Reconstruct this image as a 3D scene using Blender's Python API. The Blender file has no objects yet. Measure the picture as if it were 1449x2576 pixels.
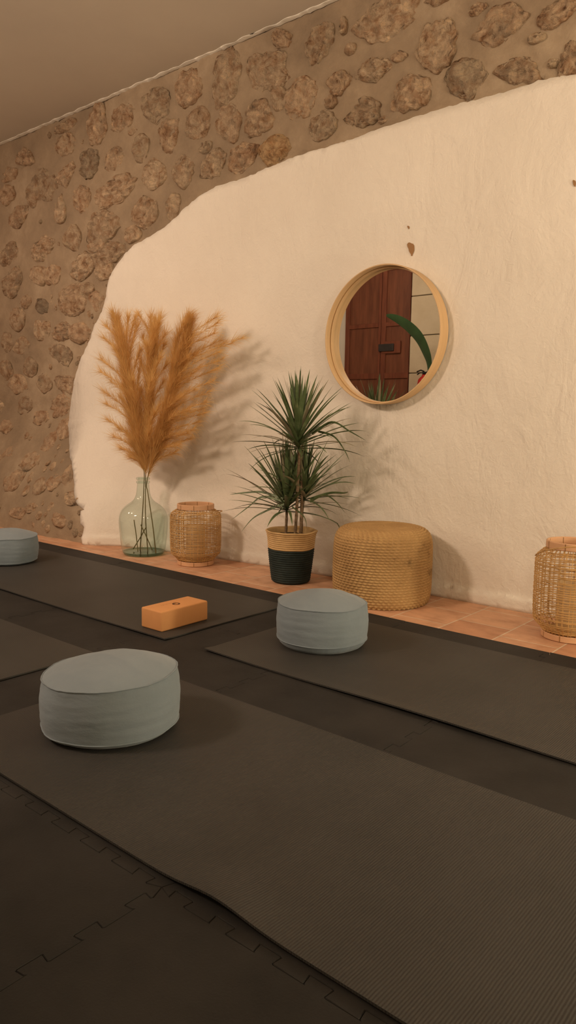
import bpy, bmesh, math, random
import numpy as np
from mathutils import Vector, Matrix, noise, geometry
random.seed(7); RNG = np.random.default_rng(11)
SC = bpy.context.scene
COL = SC.collection
PI = math.pi

# ------------------------------------------------------------------ camera
CAM = np.array([0.0, 0.0, 0.79])
YAW, PITCH, ROLL, FPX = 0.700984753, 0.127252414, 0.0156334219, 1873.03278
fw = np.array([-math.sin(YAW)*math.cos(PITCH), math.cos(YAW)*math.cos(PITCH), -math.sin(PITCH)])
r0 = np.array([math.cos(YAW), math.sin(YAW), 0]); u0 = np.cross(r0, fw)
CR = math.cos(ROLL)*r0 + math.sin(ROLL)*u0
CU = -math.sin(ROLL)*r0 + math.cos(ROLL)*u0
cd = bpy.data.cameras.new('camera'); cam = bpy.data.objects.new('camera', cd); COL.objects.link(cam)
cd.sensor_fit = 'VERTICAL'; cd.sensor_height = 24.0; cd.lens = FPX/2576*24.0; cd.clip_start = 0.02
cam.matrix_world = Matrix(((CR[0], CU[0], -fw[0], CAM[0]), (CR[1], CU[1], -fw[1], CAM[1]), (CR[2], CU[2], -fw[2], CAM[2]), (0, 0, 0, 1)))
SC.camera = cam

def ray(x, y):
    return fw + (x-724.5)/FPX*CR - (y-1288)/FPX*CU
def at(x, y, axis, v):
    """point of the place on the plane axis = v that the photograph shows at pixel x, y"""
    d = ray(x, y); return CAM + d*(v-CAM[axis])/d[axis]

# ------------------------------------------------------------------ helpers
def sstep(a, b, x):
    t = min(1, max(0, (x-a)/(b-a))); return t*t*(3-2*t)

class MB:
    def __init__(s): s.v = []; s.f = []; s.m = []
    def add(s, vs, fs, mi=0):
        o = len(s.v); s.v.extend([tuple(map(float, p)) for p in vs])
        s.f.extend([tuple(i+o for i in f) for f in fs]); s.m.extend([mi]*len(fs)); return o
    def box(s, x0, x1, y0, y1, z0, z1, mi=0):
        vs = [(x, y, z) for x in (x0, x1) for y in (y0, y1) for z in (z0, z1)]
        s.add(vs, [(0, 1, 3, 2), (4, 6, 7, 5), (0, 4, 5, 1), (2, 3, 7, 6), (0, 2, 6, 4), (1, 5, 7, 3)], mi)
    def tube(s, pts, rad, n=6, closed=False, mi=0, caps=True):
        pts = [Vector(p) for p in pts]; N = len(pts); vs = []; fs = []
        rr = rad if hasattr(rad, '__len__') else [rad]*N
        prev = None
        for i, p in enumerate(pts):
            a = pts[(i-1) % N] if (closed or i > 0) else p
            b = pts[(i+1) % N] if (closed or i < N-1) else p
            t = (b-a).normalized()
            ref = prev if prev is not None else (Vector((0, 0, 1)) if abs(t.z) < .9 else Vector((1, 0, 0)))
            s1 = (ref - t*ref.dot(t)).normalized(); s2 = t.cross(s1); prev = s1
            for k in range(n):
                a_ = 2*PI*k/n
                vs.append(p + (s1*math.cos(a_) + s2*math.sin(a_))*rr[i])
        for i in range(N if closed else N-1):
            j = (i+1) % N
            for k in range(n):
                l = (k+1) % n
                fs.append((i*n+k, i*n+l, j*n+l, j*n+k))
        if caps and not closed:
            fs.append(tuple(range(n))[::-1]); fs.append(tuple((N-1)*n+k for k in range(n)))
        s.add(vs, fs, mi)
    def lathe(s, prof, n=64, cx=0, cy=0, fn=None, mi=0, cap0=False, cap1=False):
        """prof: list of (r, z); fn(r, z, theta, i) -> (r, z)"""
        vs = []; fs = []
        for i, (r, z) in enumerate(prof):
            for k in range(n):
                t = 2*PI*k/n; rr, zz = (r, z) if fn is None else fn(r, z, t, i)
                vs.append((cx+rr*math.cos(t), cy+rr*math.sin(t), zz))
        for i in range(len(prof)-1):
            for k in range(n):
                l = (k+1) % n
                fs.append((i*n+k, i*n+l, (i+1)*n+l, (i+1)*n+k))
        if cap0: fs.append(tuple(range(n))[::-1])
        if cap1: fs.append(tuple((len(prof)-1)*n+k for k in range(n)))
        s.add(vs, fs, mi)
    def build(s, name, mats, parent=None, smooth=True, loc=None):
        me = bpy.data.meshes.new(name); me.from_pydata(s.v, [], s.f)
        for m in (mats if isinstance(mats, (list, tuple)) else [mats]): me.materials.append(m)
        me.polygons.foreach_set('material_index', s.m)
        if smooth: me.polygons.foreach_set('use_smooth', [True]*len(s.f))
        me.update()
        o = bpy.data.objects.new(name, me); COL.objects.link(o)
        if parent is not None: o.parent = parent
        if loc is not None: o.location = loc
        return o

def sharp(o, ang=35):
    """keep edges sharper than ang degrees crisp"""
    bm = bmesh.new(); bm.from_mesh(o.data)
    bmesh.ops.recalc_face_normals(bm, faces=bm.faces[:])
    for e in bm.edges:
        if len(e.link_faces) == 2 and e.calc_face_angle(0) > math.radians(ang): e.smooth = False
    bm.to_mesh(o.data); bm.free(); return o
def bevel(o, w, seg=2):
    m = o.modifiers.new('edge', 'BEVEL'); m.width = w; m.segments = seg; m.limit_method = 'ANGLE'; m.angle_limit = math.radians(40); return o

def tag(o, label=None, cat=None, group=None, kind=None):
    if label: o['label'] = label
    if cat: o['category'] = cat
    if group: o['group'] = group
    if kind: o['kind'] = kind
    return o
def empty(name, loc, rz=0, **k):
    o = bpy.data.objects.new(name, None); COL.objects.link(o); o.location = loc; o.rotation_euler = (0, 0, rz)
    o.empty_display_size = .05; return tag(o, **k)
def dup(root, loc, rz=0, **k):
    r = root.copy(); COL.objects.link(r); r.location = loc; r.rotation_euler = (0, 0, rz); tag(r, **k)
    for ch in list(root.children):
        c = ch.copy(); COL.objects.link(c); c.parent = r
        for g in ch.children:
            d = g.copy(); COL.objects.link(d); d.parent = c
    return r

# ------------------------------------------------------------------ materials
def node(nt, t, **k):
    n = nt.nodes.new(t)
    for a, b in k.items():
        if hasattr(n, a): setattr(n, a, b)
    return n
def new_mat(name, rough=.7, spec=.3):
    m = bpy.data.materials.new(name); m.use_nodes = True; nt = m.node_tree
    b = nt.nodes['Principled BSDF']; b.inputs['Roughness'].default_value = rough
    b.inputs['Specular IOR Level'].default_value = spec
    return m, nt, b
def ramp(nt, fac, stops):
    r = nt.nodes.new('ShaderNodeValToRGB'); e = r.color_ramp.elements
    while len(e) < len(stops): e.new(.5)
    for q, (p, c) in zip(e, stops): q.position = p; q.color = (*c, 1)
    nt.links.new(fac, r.inputs[0]); return r.outputs[0]
def tex(nt, scale, detail=6, rough=.6, coord='Object', stretch=None, dist=0):
    tc = nt.nodes.new('ShaderNodeTexCoord'); n = nt.nodes.new('ShaderNodeTexNoise')
    n.inputs['Scale'].default_value = scale; n.inputs['Detail'].default_value = detail; n.inputs['Roughness'].default_value = rough
    n.inputs['Distortion'].default_value = dist
    v = tc.outputs[coord]
    if stretch:
        mp = nt.nodes.new('ShaderNodeMapping'); mp.inputs['Scale'].default_value = stretch; nt.links.new(v, mp.inputs[0]); v = mp.outputs[0]
    nt.links.new(v, n.inputs['Vector']); return n.outputs['Fac']
def bump(nt, b, hs, strength=.4):
    """hs: list of (height socket, distance)"""
    prev = None
    for h, d in hs:
        n = nt.nodes.new('ShaderNodeBump'); n.inputs['Strength'].default_value = strength; n.inputs['Distance'].default_value = d
        nt.links.new(h, n.inputs['Height'])
        if prev: nt.links.new(prev, n.inputs['Normal'])
        prev = n.outputs[0]
    nt.links.new(prev, b.inputs['Normal'])
def simple(name, c1, c2=None, scale=8, rough=.7, spec=.3, bscale=None, bdist=.002, stretch=None, detail=6, bstr=.5):
    m, nt, b = new_mat(name, rough, spec)
    if c2 is None: b.inputs['Base Color'].default_value = (*c1, 1)
    else: nt.links.new(ramp(nt, tex(nt, scale, detail, stretch=stretch), [(.3, c1), (.7, c2)]), b.inputs['Base Color'])
    if bscale: bump(nt, b, [(tex(nt, bscale, 5, stretch=stretch), bdist)], bstr)
    return m
def mixc(nt, a, b_, fac):
    n = nt.nodes.new('ShaderNodeMix'); n.data_type = 'RGBA'
    if hasattr(fac, 'is_linked'): nt.links.new(fac, n.inputs[0])
    else: n.inputs[0].default_value = fac
    for s, v in ((n.inputs[6], a), (n.inputs[7], b_)):
        if hasattr(v, 'is_linked'): nt.links.new(v, s)
        else: s.default_value = (*v, 1)
    return n.outputs[2]

M = {}
# lime plaster, white, trowelled
m, nt, b = new_mat('lime_plaster', .85, .2)
c = ramp(nt, tex(nt, 1.6, 5), [(.3, (.74, .69, .60)), (.7, (.80, .755, .665))])
nt.links.new(c, b.inputs['Base Color'])
bump(nt, b, [(tex(nt, 5, 4, .55, stretch=(1, 1, .55), dist=1.2), .012), (tex(nt, 26, 6, .6, dist=.8), .004), (tex(nt, 120, 3), .001)], .8)
M['plaster'] = m
m, nt, b = new_mat('old_mortar', .95, .1)
c = ramp(nt, tex(nt, 2.2, 9, .7), [(.3, (.225, .17, .115)), (.52, (.315, .24, .16)), (.72, (.43, .34, .235))])
nt.links.new(c, b.inputs['Base Color'])
bump(nt, b, [(tex(nt, 14, 8, .65), .012), (tex(nt, 90, 5), .003)], .6)
M['mortar'] = m
m, nt, b = new_mat('rubble_stone', .95, .12)
at_ = nt.nodes.new('ShaderNodeAttribute'); at_.attribute_name = 'tint'
base = ramp(nt, at_.outputs['Fac'], [(0, (.30, .25, .18)), (.25, (.52, .40, .27)), (.5, (.58, .42, .275)), (.75, (.64, .50, .34)), (1, (.54, .33, .14))])
mott = ramp(nt, tex(nt, 17, 8, .7, dist=.6), [(.27, (.22, .14, .09)), (.40, (.72, .60, .52)), (.56, (1, 1, 1)), (.72, (1.35, 1.25, 1.1))])
mu = nt.nodes.new('ShaderNodeMix'); mu.data_type = 'RGBA'; mu.blend_type = 'MULTIPLY'; mu.inputs[0].default_value = 1
nt.links.new(base, mu.inputs[6]); nt.links.new(mott, mu.inputs[7])
sm = ramp(nt, tex(nt, 7, 9, .75), [(.52, (0, 0, 0)), (.70, (.85, .85, .85))])
nt.links.new(mixc(nt, mu.outputs[2], (.30, .23, .155), sm), b.inputs['Base Color'])
bump(nt, b, [(tex(nt, 30, 9, .72, dist=.8), .026), (tex(nt, 110, 5), .005)], .9)
M['stone'] = m
M['ceiling'] = simple('ceiling_paint', (.62, .56, .48), (.68, .62, .53), 1.2, .9, .1, 5, .004, bstr=.25)
M['room_wall'] = simple('room_wall_paint', (.66, .63, .57), (.72, .69, .62), 2, .9, .1, 14, .004)
M['ashlar'] = simple('ashlar_stone', (.60, .52, .38), (.68, .60, .46), 5, .9, .1, 22, .006)
# terracotta tiles, half-bond
m, nt, b = new_mat('terracotta_tiles', .55, .35)
tc = nt.nodes.new('ShaderNodeTexCoord'); sx = nt.nodes.new('ShaderNodeSeparateXYZ'); cb = nt.nodes.new('ShaderNodeCombineXYZ')
nt.links.new(tc.outputs['Object'], sx.inputs[0])
ax = nt.nodes.new('ShaderNodeMath'); ax.operation = 'ADD'; ax.inputs[1].default_value = 1.337+.219*40; nt.links.new(sx.outputs[0], ax.inputs[0])
ay = nt.nodes.new('ShaderNodeMath'); ay.operation = 'ADD'; ay.inputs[1].default_value = -2.545+.213*40; nt.links.new(sx.outputs[1], ay.inputs[0])
nt.links.new(ay.outputs[0], cb.inputs[0]); nt.links.new(ax.outputs[0], cb.inputs[1])
br = nt.nodes.new('ShaderNodeTexBrick'); nt.links.new(cb.outputs[0], br.inputs['Vector'])
br.offset = .5; br.inputs['Scale'].default_value = 1; br.inputs['Brick Width'].default_value = .213; br.inputs['Row Height'].default_value = .219
br.inputs['Mortar Size'].default_value = .0035; br.inputs['Mortar Smooth'].default_value = .3
br.inputs['Color1'].default_value = (.50, .255, .145, 1); br.inputs['Color2'].default_value = (.64, .37, .225, 1); br.inputs['Mortar'].default_value = (.66, .52, .38, 1)
mo = ramp(nt, tex(nt, 9, 6, .6, stretch=(1, 1.6, 1)), [(.25, (.72, .66, .60)), (.5, (1, 1, 1)), (.75, (1.2, 1.2, 1.18))])
mu = nt.nodes.new('ShaderNodeMix'); mu.data_type = 'RGBA'; mu.blend_type = 'MULTIPLY'; mu.inputs[0].default_value = 1
nt.links.new(br.outputs['Color'], mu.inputs[6]); nt.links.new(mo, mu.inputs[7]); nt.links.new(mu.outputs[2], b.inputs['Base Color'])
bump(nt, b, [(br.outputs['Fac'], -.002), (tex(nt, 20, 4), .002)], .5)
M['terracotta'] = m
# dark foam and rubber mats
M['foam'] = simple('black_foam', (.022, .0215, .0205), (.036, .0345, .0325), 6, .6, .12, 240, .0012, bstr=.6)
m, nt, b = new_mat('ribbed_mat_rubber', .50, .2)
nt.links.new(ramp(nt, tex(nt, 4, 6), [(.3, (.043, .042, .039)), (.7, (.056, .054, .050))]), b.inputs['Base Color'])
tc = nt.nodes.new('ShaderNodeTexCoord'); wv = nt.nodes.new('ShaderNodeTexWave'); wv.wave_type = 'BANDS'; wv.bands_direction = 'X'
wv.inputs['Scale'].default_value = 62; wv.inputs['Distortion'].default_value = 1.6; wv.inputs['Detail'].default_value = 2; wv.inputs['Detail Scale'].default_value = .4
nt.links.new(tc.outputs['Object'], wv.inputs['Vector'])
bump(nt, b, [(wv.outputs['Fac'], .0016), (tex(nt, 160, 3), .0008)], .5)
M['mat'] = m
# cushion canvas
m, nt, b = new_mat('blue_grey_canvas', .9, .15)
b.inputs['Sheen Weight'].default_value = .15
nt.links.new(ramp(nt, tex(nt, 7, 5), [(.3, (.19, .238, .275)), (.7, (.212, .262, .30))]), b.inputs['Base Color'])
bump(nt, b, [(tex(nt, 16, 4, .5, stretch=(1, 1, 2.6)), .006), (tex(nt, 420, 2), .0006)], .35)
M['canvas'] = m
M['cork'] = simple('orange_foam_block', (.64, .31, .12), (.68, .335, .135), 14, .7, .25, 300, .0005)
M['ink'] = simple('brown_ink', (.10, .045, .02), None, rough=.8)
M['faint_ink'] = simple('faint_brown_ink', (.46, .24, .10), None, rough=.8)
M['rattan'] = simple('rattan_cane', (.46, .265, .09), (.66, .41, .165), 22, .55, .35, 60, .001)
M['bamboo'] = simple('bamboo_splint', (.60, .345, .185), (.68, .41, .235), 10, .5, .35, 50, .0008, stretch=(1, 1, 6))
M['node_dark'] = simple('bamboo_joint', (.30, .16, .06), None, rough=.6)
M['jute'] = None
m, nt, b = new_mat('braided_jute', .9, .15)
st = ramp(nt, tex(nt, 6.5, 5, .6), [(.26, (.15, .09, .04)), (.38, (.38, .235, .10)), (.6, (.47, .30, .13)), (.8, (.56, .38, .175))])
nt.links.new(st, b.inputs['Base Color']); bump(nt, b, [(tex(nt, 260, 4), .0015)], .6)
M['jute'] = m
M['rope'] = simple('natural_rope', (.56, .365, .165), (.68, .465, .23), 30, .85, .15, 220, .0012)
M['rope_dark'] = simple('dark_green_rope', (.012, .022, .020), (.026, .040, .036), 26, .75, .3, 220, .0012)
M['soil'] = simple('potting_soil', (.03, .02, .012), (.07, .05, .03), 60, .95, .1, 80, .004)
M['bark'] = simple('cane_bark', (.13, .085, .05), (.26, .18, .11), 40, .9, .1, 90, .003, stretch=(1, 1, 3))
m, nt, b = new_mat('dracaena_leaf', .42, .45)
nt.links.new(ramp(nt, tex(nt, 22, 3), [(.3, (.075, .108, .042)), (.55, (.11, .155, .065)), (.75, (.22, .24, .125))]), b.inputs['Base Color'])
M['leaf'] = m
M['leaf_edge'] = simple('leaf_reddish_margin', (.20, .17, .10), (.30, .27, .17), 20, .45, .4)
M['big_leaf'] = simple('glossy_dark_leaf', (.02, .06, .02), (.04, .10, .035), 9, .35, .5)
M['oak'] = simple('ash_veneer', (.56, .375, .19), (.66, .45, .24), 5, .5, .35, 40, .0006, stretch=(1, 9, 1))
M['gap'] = simple('dark_gap', (.05, .03, .015), None)
M['door_wood'] = simple('dark_stained_door_wood', (.13, .038, .020), (.22, .072, .038), 6, .5, .35, 50, .002, stretch=(4, 4, .6))
M['door_panel'] = simple('stained_panel_wood', (.12, .042, .022), (.22, .08, .042), 5, .5, .35, 50, .002, stretch=(4, 4, .5))
M['iron'] = simple('black_iron', (.02, .018, .018), (.035, .03, .03), 20, .5, .5)
M['red'] = simple('red_enamel', (.50, .02, .015), None, rough=.3, spec=.5)
M['black'] = simple('black_rubber', (.015, .015, .015), None, rough=.5)
M['clay'] = simple('grey_pot', (.35, .33, .30), (.42, .40, .36), 10, .8)
M['stem'] = simple('dry_stem', (.12, .105, .035), (.20, .16, .06), 30, .7)
M['stalk'] = simple('pampas_stalk', (.40, .27, .09), (.30, .20, .06), 12, .7)
# mirror glass
m, nt, b = new_mat('mirror_silver', .0, .5); b.inputs['Metallic'].default_value = 1; b.inputs['Base Color'].default_value = (.86, .87, .86, 1); b.inputs['Roughness'].default_value = .008
M['mirror'] = m
# thin bottle glass: clear tinted wall with surface gloss
def thin_glass(name, tint, gloss=1.45, rough=.02):
    m = bpy.data.materials.new(name); m.use_nodes = True; nt = m.node_tree; nt.nodes.remove(nt.nodes['Principled BSDF'])
    out = nt.nodes['Material Output']
    t = nt.nodes.new('ShaderNodeBsdfTransparent'); t.inputs[0].default_value = (*tint, 1)
    g = nt.nodes.new('ShaderNodeBsdfGlossy'); g.inputs['Roughness'].default_value = rough
    lw = nt.nodes.new('ShaderNodeLayerWeight'); lw.inputs[0].default_value = .5
    pw = nt.nodes.new('ShaderNodeMath'); pw.operation = 'POWER'; pw.inputs[1].default_value = 3.2; nt.links.new(lw.outputs['Facing'], pw.inputs[0])
    f = nt.nodes.new('ShaderNodeMath'); f.operation = 'MULTIPLY_ADD'; f.inputs[1].default_value = .75; f.inputs[2].default_value = .04; nt.links.new(pw.outputs[0], f.inputs[0])
    mx = nt.nodes.new('ShaderNodeMixShader'); nt.links.new(f.outputs[0], mx.inputs[0]); nt.links.new(t.outputs[0], mx.inputs[1]); nt.links.new(g.outputs[0], mx.inputs[2])
    nt.links.new(mx.outputs[0], out.inputs[0]); return m
M['glass'] = thin_glass('pale_green_bottle_glass', (.885, .942, .915))
M['glass_thick'] = thin_glass('thick_green_glass', (.55, .70, .62))
M['insert'] = None
m = bpy.data.materials.new('frosted_glass_insert'); m.use_nodes = True; nt = m.node_tree; b = nt.nodes['Principled BSDF']
b.inputs['Base Color'].default_value = (.80, .58, .30, 1); b.inputs['Roughness'].default_value = .35
t = nt.nodes.new('ShaderNodeBsdfTransparent'); mx = nt.nodes.new('ShaderNodeMixShader'); mx.inputs[0].default_value = .45
nt.links.new(t.outputs[0], mx.inputs[1]); nt.links.new(b.outputs[0], mx.inputs[2]); nt.links.new(mx.outputs[0], nt.nodes['Material Output'].inputs[0])
M['insert'] = m
# pampas hairs: diffuse plus translucent
m = bpy.data.materials.new('pampas_hair'); m.use_nodes = True; nt = m.node_tree; nt.nodes.remove(nt.nodes['Principled BSDF'])
cc = ramp(nt, tex(nt, 12, 3), [(.3, (.76, .50, .20)), (.7, (.87, .62, .28))])
d = nt.nodes.new('ShaderNodeBsdfDiffuse'); t = nt.nodes.new('ShaderNodeBsdfTranslucent'); mx = nt.nodes.new('ShaderNodeMixShader'); mx.inputs[0].default_value = .42
nt.links.new(cc, d.inputs[0]); nt.links.new(cc, t.inputs[0]); nt.links.new(d.outputs[0], mx.inputs[1]); nt.links.new(t.outputs[0], mx.inputs[2]); nt.links.new(mx.outputs[0], nt.nodes['Material Output'].inputs[0])
M['pampas'] = m

# ------------------------------------------------------------------ the room
ZC = 2.703; YW = 2.95
BX = [-7, -4.2, -3.8, -3.62, -3.3, -2.9, -2.6, -2.2, 3]
BV = [.345, .345, .325, .20, .125, .058, .03, 0, 0]
def wall_y(x, z, ledge=True):
    """front face of the back wall: straight, with an old bulging foot at the left"""
    bulge = float(np.interp(x, BX, BV))*(1-sstep(0, .85, z))
    led = .013*(1-sstep(.045, .062, z + .008*noise.noise((x*5, 0, 3)))) if ledge else 0
    return YW - bulge - led
def on_wall(px, py, off=0):
    d = ray(px, py); y = YW
    for _ in range(14):
        p = CAM + d*(y-CAM[1])/d[1]
        y = .5*y + .5*(wall_y(p[0], max(0, p[2]), False)-off)
    return CAM + d*(y-CAM[1])/d[1]

XL, XR, YF = -6.4, 2.0, -1.0
fl = MB(); fl.box(XL-.2, XR+.2, YF-.3, YW+.2, -.08, 0)
fo = tag(fl.build('floor', M['terracotta'], smooth=False), 'terracotta tiled floor with pale grout along the plaster wall', 'floor', kind='structure')
ce = MB(); ce.box(XL-.2, XR+.2, YF-.3, YW+.3, ZC, ZC+.1)
tag(ce.build('ceiling', M['ceiling'], smooth=False), 'smooth plain ceiling above the stone wall', 'ceiling', kind='structure')
for nm, a in (('wall_left', (XL-.1, XL, YF-.2, YW+.3, 0, ZC)), ('wall_right', (XR, XR+.1, YF-.2, YW+.3, 0, ZC)), ('wall_front', (XL, XR, YF-.2, YF-.04, 0, ZC))):
    w = MB(); w.box(*a); tag(w.build(nm, M['room_wall'], smooth=False), {'wall_left': 'plain side wall out of view beyond the stone', 'wall_right': 'plain side wall out of view to the right', 'wall_front': 'pale wall with the dark double door, seen in the mirror'}[nm], 'wall', kind='structure')

# plaster outline (a big rounded field of white plaster in front of rubble stone)
PO = [(213,1371),(210,1345),(213,1326),(204,1320),(203,1300),(204,1286),(213,1283),(205,1275),(196,1268),(188,1245),(187,1220),(186,1190),(182,1165),(177,1150),(175,1130),(174,1110),(172,1070),(175,1040),(180,1005),(187,960),(197,925),(205,900),(215,880),(228,850),(240,815),(258,785),(263,765),(268,745),(272,712),(283,685),(300,660),(318,636),(340,616),(375,597),(420,570),(465,525),(505,492),(550,467),(585,457),(620,447),(670,425),(725,402),(790,378),(825,370),(895,347),(960,322),(1025,302),(1075,285),(1150,262),(1225,246),(1300,225),(1355,203),(1449,187),(1560,170)]
op = [on_wall(x, y) for x, y in PO]
op2 = [(p[0], max(.0, p[2])) for p in op]
op2[0] = (op2[0][0], 0.0)
op2 += [(.4, op2[-1][1]+.05), (1.1, op2[-1][1]+.06), (XR, op2[-1][1]+.04), (XR, 0.0)]
def densify(P, step, jit):
    out = []
    for i in range(len(P)):
        a = Vector(P[i]); b_ = Vector(P[(i+1) % len(P)]); n = max(1, int((b_-a).length/step))
        t = (b_-a).normalized(); nn = Vector((-t.y, t.x))
        for k in range(n):
            q = a.lerp(b_, k/n)
            edge = i < len(P)-4
            j = (noise.noise((q.x*22, q.y*22, 1.3))*.6+noise.noise((q.x*70, q.y*70, 4.1))*.5)*jit if edge and q.y > .02 else 0
            out.append((q.x+nn.x*j, max(0, q.y+nn.y*j)))
    return out
bd = densify(op2, .016, .009)
bp = [Vector(p) for p in bd]
def inside(p, poly):
    x, y = p; c = False; j = len(poly)-1
    for i in range(len(poly)):
        xi, yi = poly[i]; xj, yj = poly[j]
        if (yi > y) != (yj > y) and x < (xj-xi)*(y-yi)/(yj-yi)+xi: c = not c
        j = i
    return c
barr = np.array(bd)
inner = []
gx = np.concatenate([np.arange(-4.2, -.3, .034), np.arange(-.3, XR, .12)])
for x in gx:
    for z in np.concatenate([[.015, .03, .042, .05, .058, .066, .08], np.arange(.11, 2.4, .034)]):
        if inside((x, z), bd) and np.min((barr[:, 0]-x)**2+(barr[:, 1]-z)**2) > .012**2:
            inner.append(Vector((x+random.uniform(-.006, .006), z)))
allv = bp+inner; nb = len(bp)
cv, _, cf, *_ = geometry.delaunay_2d_cdt(allv, [(i, (i+1) % nb) for i in range(nb)], [], 1, 1e-6)
pm = MB(); vs = []
for q in cv:
    rel = .004*noise.noise((q.x*2.2, q.y*2.2, 8)) + .0022*noise.noise((q.x*7, q.y*9, 2))
    vs.append((q.x, wall_y(q.x, q.y)-.004+rel, q.y))
pm.add(vs, [tuple(f) for f in cf])
po = pm.build('plaster', M['plaster'])
bm = bmesh.new(); bm.from_mesh(po.data)
be = [e for e in bm.edges if len(e.link_faces) == 1]
ret = bmesh.ops.extrude_edge_only(bm, edges=be)
for v in [g for g in ret['geom'] if isinstance(g, bmesh.types.BMVert)]: v.co.y += .045
bmesh.ops.recalc_face_normals(bm, faces=bm.faces[:])
f0 = max(bm.faces, key=lambda f: f.calc_area())
if f0.normal.y > 0: bmesh.ops.reverse_faces(bm, faces=bm.faces[:])
bm.to_mesh(po.data); bm.free()

# mortar and rubble stones: one wall
wm = MB(); nx, nz = 500, 160
gxs = np.linspace(XL, XR, nx); gzs = np.linspace(0, ZC, nz)
vs = []
for z in gzs:
    for x in gxs:
        inn = inside((x, z), bd)
        n_ = .010*noise.fractal((x*3.1, 0, z*3.1), 1, 2, 4) + .008*noise.noise((x*11, 3, z*11)) + .004*noise.noise((x*24, 5, z*24))
        vs.append((x, wall_y(x, z, False)+(.04 if inn else .012)-n_, z))
wm.add(vs, [(j*nx+i, j*nx+i+1, (j+1)*nx+i+1, (j+1)*nx+i) for j in range(nz-1) for i in range(nx-1)])
ST = [(475,222,60,98),(563,205,68,140),(668,180,100,110,-.5),(388,262,58,84,-.4),(303,297,64,66),(240,310,46,100,-.3),(165,363,56,60),(162,318,50,30),(60,395,45,50),(421,335,48,85),(495,312,62,85),(573,307,62,92,-.5),(645,297,75,95,-.4),(222,410,45,80,0,.14),(285,395,52,58),(352,370,42,80),(162,440,46,46),(105,465,64,84),(80,490,34,64),(290,477,104,72),(387,433,60,74),(457,427,56,80),(532,412,60,70),(605,393,72,78),(690,375,78,84,0,.9),(432,518,34,76),(363,535,56,92),(205,500,46,60),(147,530,30,70),(42,545,50,56),(15,487,40,50),(180,600,42,66),(255,570,72,90),(265,640,62,62),(205,670,55,60),(105,625,52,62),(22,640,46,58),(975,45,145,108),(1100,108,98,135),(1258,62,128,92),(800,108,72,88,-.4),(862,65,18,46),(880,122,24,32),(942,172,70,58),(852,207,56,62),(755,245,74,104),(1030,235,96,92),(912,285,76,66),(810,315,72,82),(1172,190,86,96,-.4,.2),(1300,178,112,66,-.35),(1402,30,92,62),(1432,145,64,84),(1100,-5,64,36),(700,250,36,70),(28,715,48,62),(40,800,38,60),(180,755,72,82),(240,757,38,54),(105,770,30,36,-.5,.05),(210,668,50,50),(258,672,46,60),(95,690,40,44),(105,830,44,62),(155,835,50,52),(195,840,42,60),(50,870,40,46),(70,925,34,54),(152,892,50,52),(165,970,62,52),(108,965,40,50),(40,965,42,52),(60,1018,42,52),(102,1050,42,42),(150,1022,52,60),(12,1075,30,34),(70,1160,42,54),(120,1112,34,52),(160,1075,40,58),(130,1212,34,44),(170,1195,36,60),(180,1255,48,40),(75,1278,30,28),(145,1310,40,34),(15,1140,38,50),(28,1212,42,58),(95,1225,36,48),(40,1290,44,34),(330,330,24,20),(640,60,40,30),(20,440,34,40),(130,690,40,52),(62,760,30,34),(15,860,30,50),(10,930,30,50),(215,730,34,46),(240,620,40,40),(330,590,40,44),(560,490,0,0),(1350,95,40,34),(1200,20,46,30),(1000,140,36,28),(705,95,50,40,-.4),(515,370,30,30),(830,255,30,34),(960,300,26,22),(1390,160,30,22)]
placed = []; tints = []
def stone(cx, cz, w, h, rot, tint, sub, relief):
    bmx = bmesh.new(); bmesh.ops.create_icosphere(bmx, subdivisions=sub, radius=1)
    sd = random.uniform(0, 90); out = []
    ca, sa = math.cos(rot), math.sin(rot)
    ns = random.choice([5, 6, 6, 7, 8]); ph = random.uniform(0, 6)
    sides = [(ph+2*PI*(k+random.uniform(-.28, .28))/ns, random.uniform(.74, 1.0)) for k in range(ns)]
    tx, tz = random.uniform(-.5, .5), random.uniform(-.5, .5)
    for v in bmx.verts:
        c = v.co
        th = math.atan2(c.z, c.x)
        f = sum((d_/max(.2, math.cos(th-t_)))**-9 if math.cos(th-t_) > .2 else 0 for t_, d_ in sides)**(-1/9)
        f = min(1.25, f)*(1 + .14*noise.noise((math.cos(th)*3+sd, math.sin(th)*3, 5)) + .06*noise.noise((math.cos(th)*8+sd, math.sin(th)*8, 5)))
        rr = math.sqrt(c.x*c.x+c.z*c.z); rr2 = rr**.9 if rr > 0 else 0
        px, pz = (c.x/rr*rr2, c.z/rr*rr2) if rr > 1e-6 else (0, 0)
        lx, lz = px*w/2*f, pz*h/2*f
        n1 = noise.fractal((lx*20+sd, c.y*.8, lz*20), .8, 2.1, 6)
        n2 = abs(noise.noise((lx*26+sd, 3, lz*26)))
        n3 = abs(noise.noise((lx*60+sd, 9, lz*60)))
        if c.y < 0:
            d = -(abs(c.y)**.5)*relief*(1+.45*(px*tx+pz*tz)+.65*n1) + relief*(.75*(1-sstep(0, .12, n2))*.55+.35*(1-sstep(0, .10, n3))) 
        else: d = c.y*relief
        x = cx+lx*ca-lz*sa; z = cz+lx*sa+lz*ca
        z = min(ZC-.002, max(.004, z))
        y = wall_y(x, z, False)+.018 + d
        out.append((x, y, z))
    fs = [tuple(v.index for v in f.verts) for f in bmx.faces]; bmx.free()
    wm.add(out, fs, 1); tints.extend([tint]*len(out)); placed.append((cx, cz, max(w, h)/2))
nmort = len(wm.v)
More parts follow.
